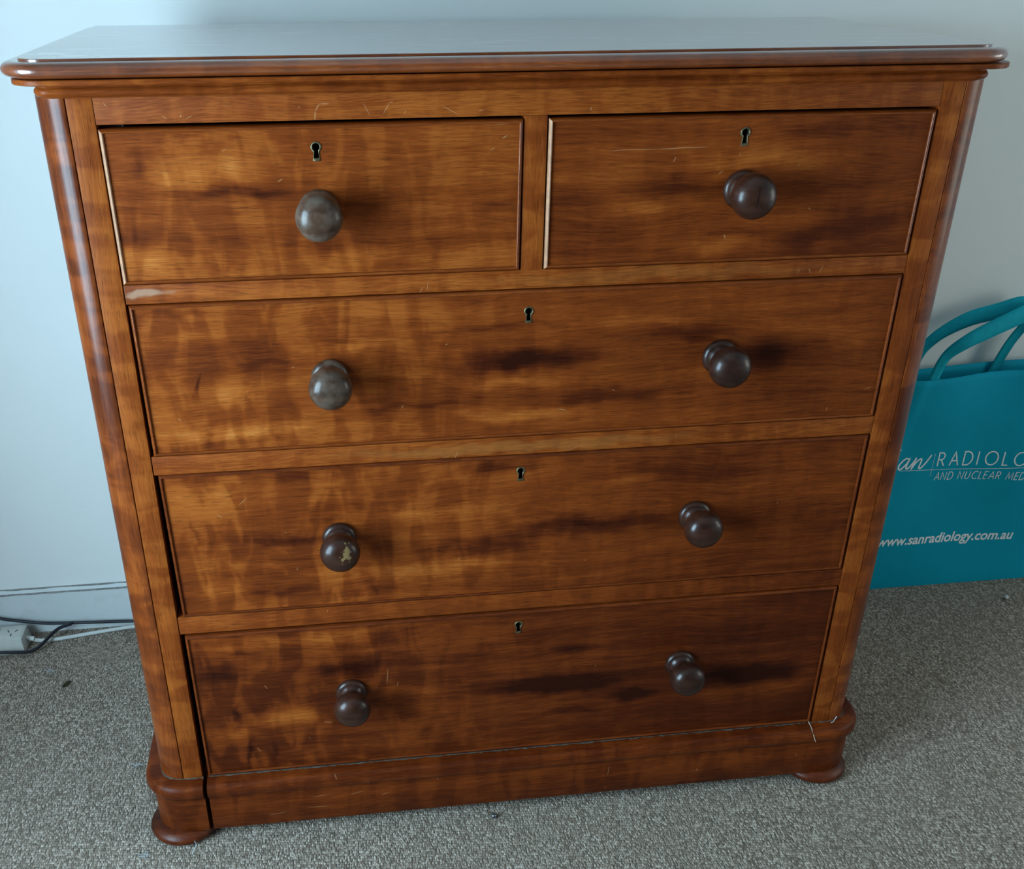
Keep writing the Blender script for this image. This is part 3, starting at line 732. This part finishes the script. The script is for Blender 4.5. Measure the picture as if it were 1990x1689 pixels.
# web address in bold slanted type
cu = bpy.data.curves.new('url', 'FONT'); cu.body = 'www.sanradiology.com.au'; cu.size = .0335; cu.shear = .18; cu.offset = .0007
cu.space_character = 1.0; cu.resolution_u = 4
tob = bpy.data.objects.new('url', cu); COL.objects.link(tob)
dg = bpy.context.evaluated_depsgraph_get(); me = bpy.data.meshes.new_from_object(tob.evaluated_get(dg))
bpy.data.objects.remove(tob, do_unlink=True)
xs = [v.co.x for v in me.vertices]; x0, x1 = min(xs), max(xs)
bm = bmesh.new(); bm.from_mesh(me)
for v in bm.verts:
    x = .9110+(v.co.x-x0)/(x1-x0)*(1.2360-.9110); z = .1105+v.co.y-.018*(x-.911)
    v.co = Vector((x-BX, front_y(x, z)-.0016-.592, z))
bm.to_mesh(me); bm.free()
link('printed_address', me, M_PRINT, BAG)['label'] = 'white bold printed web address'

# ------------------------------------------------------------------ power board and leads on the left
M_PLAST = flat('cream_plastic', (.60, .60, .55), .42, .4, nscale=40, namp=.06)
M_GREY = flat('grey_plastic_line', (.33, .33, .31), .6, .3, nscale=60, namp=.1)
M_BLACK = flat('black_rubber_flex', (.012, .014, .022), .42, .4, nscale=80, namp=.2)
M_WHITEC = flat('white_vinyl_flex', (.62, .63, .60), .45, .4, nscale=50, namp=.05)
PB = tag(empty('power_board', (-1.04, .583, 0)), 'cream plastic power board on carpet against the skirting board', 'power board')
x0, x1, y0, y1, h = -.135, .108, -.030, .030, .034
bm = box_geo(x0, x1, y0, y1, 0, h, .003)
for v in bm.verts:                                       # chamfered front and ends
    if v.co.z > .02:
        v.co.y = v.co.y*.90+.003; v.co.x = x0+.006+(v.co.x-x0)*(1-.010/(x1-x0))
bm_link('casing', bm, M_PLAST, PB, 40)
for k in range(4):
    cx = .080-.052*k
    fp = box('socket_plate', cx-.021, cx+.021, -.018, .024, h-.0004, h+.0008, M_PLAST, PB, b=.0003)
    for (dx, dy, rz) in ((-.008, .006, .5), (.008, .006, -.5), (0, -.008, 0)):
        s = box('slot', -.0010, .0010, -.0042, .0042, -.0004, .0004, M_BLACK, fp, b=0)
        s.location = (cx+dx, dy, h+.0008); s.rotation_euler = (0, 0, rz)
    box('seam_line', cx+.0245, cx+.0257, -.024, .026, h-.0004, h+.0003, M_GREY, PB, b=0)
box('rocker_switch', -.128, -.118, -.010, .010, h-.001, h+.003, M_PLAST, PB, b=.001)
tube('inlet_sleeve', [(.104, .004, .016), (.112, .004, .015), (.120, .004, .013)], .0055, M_WHITEC, PB)
tag(tube('white_lead', [(-.9215, .587, .0105), (-.900, .590, .0050), (-.86, .595, .0042), (-.80, .606, .0042), (-.74, .616, .0042), (-.66, .623, .0042), (-.55, .623, .0042)], .0042, M_WHITEC),
    'flat white power lead along the skirting beside the chest', 'cable')
tag(tube('black_lead', [(-1.10, .622, .085), (-1.03, .621, .062), (-.985, .619, .047), (-.945, .618, .038), (-.90, .617, .030), (-.82, .617, .0245), (-.72, .616, .0195), (-.66, .608, .0165), (-.60, .590, .0040), (-.56, .575, .0036)], .0034, M_BLACK),
    'black lead running level in front of the skirting to the chest', 'cable')
tag(tube('black_lead', [(-.846, .610, .0285), (-.868, .600, .0270), (-.882, .588, .0220), (-.900, .562, .0140), (-.920, .5465, .0100), (-.950, .540, .0150), (-.985, .536, .0190), (-1.03, .530, .012), (-1.10, .520, .0036)], .0036, M_BLACK),
    'black lead curling down over the front of the power board', 'cable')

# ------------------------------------------------------------------ small things on the carpet
t = NT('pearl_bead'); M_PEARL = t.fin((.62, .62, .58), .18, .6, coat=(.5, .05))
t = NT('steel_bead'); M_STEEL = t.fin((.20, .22, .24), .22, .5, .9)
def bead(r, loc, mat, label):
    pr = []
    for k in range(15):
        a = math.radians(-82+164*k/14); pr.append((r*math.cos(a), r*math.sin(a)))
    pr.append((r*.14, .75*r)); pr.append((0, .72*r))
    V, F = lathe_geo(pr, 24, 'z')
    o = mesh('bead', V, F, mat, None, 60, loc=(loc[0], loc[1], r*.99)); o.rotation_euler = (1.2, .4, 0)
    return tag(o, label, 'bead', 'loose beads on the carpet')
bead(.0052, (1.196, .476), M_PEARL, 'largest pearly bead on the carpet in front of the bag')
bead(.0031, (.8005, .378), M_PEARL, 'small white bead on the carpet close beside the chest')
bead(.0046, (-.0413, -.0270), M_STEEL, 'dark metallic bead on the carpet in front of the chest')
bead(.0016, (.9226, .4404), M_PEARL, 'tiniest white bead between the bag and the chest')
bead(.0018, (.851, .2509), M_PEARL, 'tiny pale bead on shaded carpet right of the chest')
M_LINT = flat('pale_lint', (.42, .44, .44), .9, .1, nscale=80, namp=.2)
M_HAIR = flat('brown_fluff', (.44, .36, .29), .9, .1, nscale=60, namp=.2)
M_SCRAP = flat('dark_leaf_scrap', (.045, .035, .015), .8, .2, nscale=90, namp=.4)
def fibres(name, c, n, spread, length, r, mat, seed, hz=.004, parent=None, origin=(0, 0, 0)):
    random.seed(seed); V, F = [], []
    for _ in range(n):
        g = [random.gauss(0, .45) for _ in range(2)]
        p = Vector((c[0]+g[0]*spread[0], c[1]+g[1]*spread[1], c[2]+random.uniform(.0006, hz)))
        a = random.uniform(0, 6.28); da = random.uniform(-1.6, 1.6); m = 6; L = length*random.uniform(.5, 1.2); loops = []
        for i in range(m+1):
            tt = Vector((math.cos(a), math.sin(a), 0)); nn = Vector((-tt.y, tt.x, 0))
            loops.append([p+nn*r-Vector(origin), p+Vector((0, 0, r*1.6))-Vector(origin), p-nn*r-Vector(origin)])
            p = p+tt*L/m; a += da/m; p.z = max(c[2]+.0004, p.z+random.uniform(-.0008, .0008))
        v, f = loft(loops); k = len(V); V += v; F += [tuple(q+k for q in ff) for ff in f]
    return mesh(name, V, F, mat, parent)
tag(fibres('dust_fluff', (-.775, .530, 0), 210, (.062, .040), .045, .00022, M_HAIR, 3), 'wispy brown dust fluff on carpet near the white lead', 'dust', kind='stuff')
for k, (x, y, sd, lb) in enumerate([(-.6142, -.0372, 5, 'pale lint tuft on carpet below the left foot'), (-.8709, .482, 6, 'bluish lint tuft on carpet near the power board'),
                                     (-.655, .18, 7, 'pale thread on carpet left of the chest')]):
    tag(fibres('lint_tuft', (x, y, 0), 16, (.006, .004), .011, .00035, M_LINT, sd), lb, 'lint', 'lint tufts on the carpet')
V, F = loft([[(x, y, z) for (x, y) in [(-.011, -.002), (-.004, -.005), (.006, -.003), (.012, .002), (.003, .005), (-.006, .003)]] for z in (.0006, .0022)])
for i, v in enumerate(V): V[i] = (v[0], v[1], v[2]+.0014*math.sin(300*v[0])+.0014)
o = mesh('leaf_scrap', V, F, M_SCRAP, None, loc=(-.827, .436, 0)); o.rotation_euler = (0, 0, .8)
tag(o, 'small dark curled leaf scrap on carpet left of the chest', 'scrap')
# lint caught on the chest itself
tag(tube('lint_thread', [(-.5320, -.0345, .0205), (-.5300, -.0350, .0120), (-.5345, -.0400, .0060), (-.5370, -.0440, .0016)], .0007, M_LINT), 'white thread hanging from the front left bun foot', 'thread')
tag(tube('lint_thread', [(.5015, -.0035, .1290), (.5030, -.0150, .1245), (.5050, -.0262, .1130), (.5085, -.0274, .1040)], .0006, M_HAIR), 'pale thread hanging over the right plinth moulding', 'thread')
tag(tube('lint_thread', [(.5410, -.0075, .1250), (.5460, -.0060, .1252), (.5500, -.0020, .1262), (.5545, .0010, .1300)], .0007, M_LINT), 'white thread lying on the right plinth corner', 'thread')
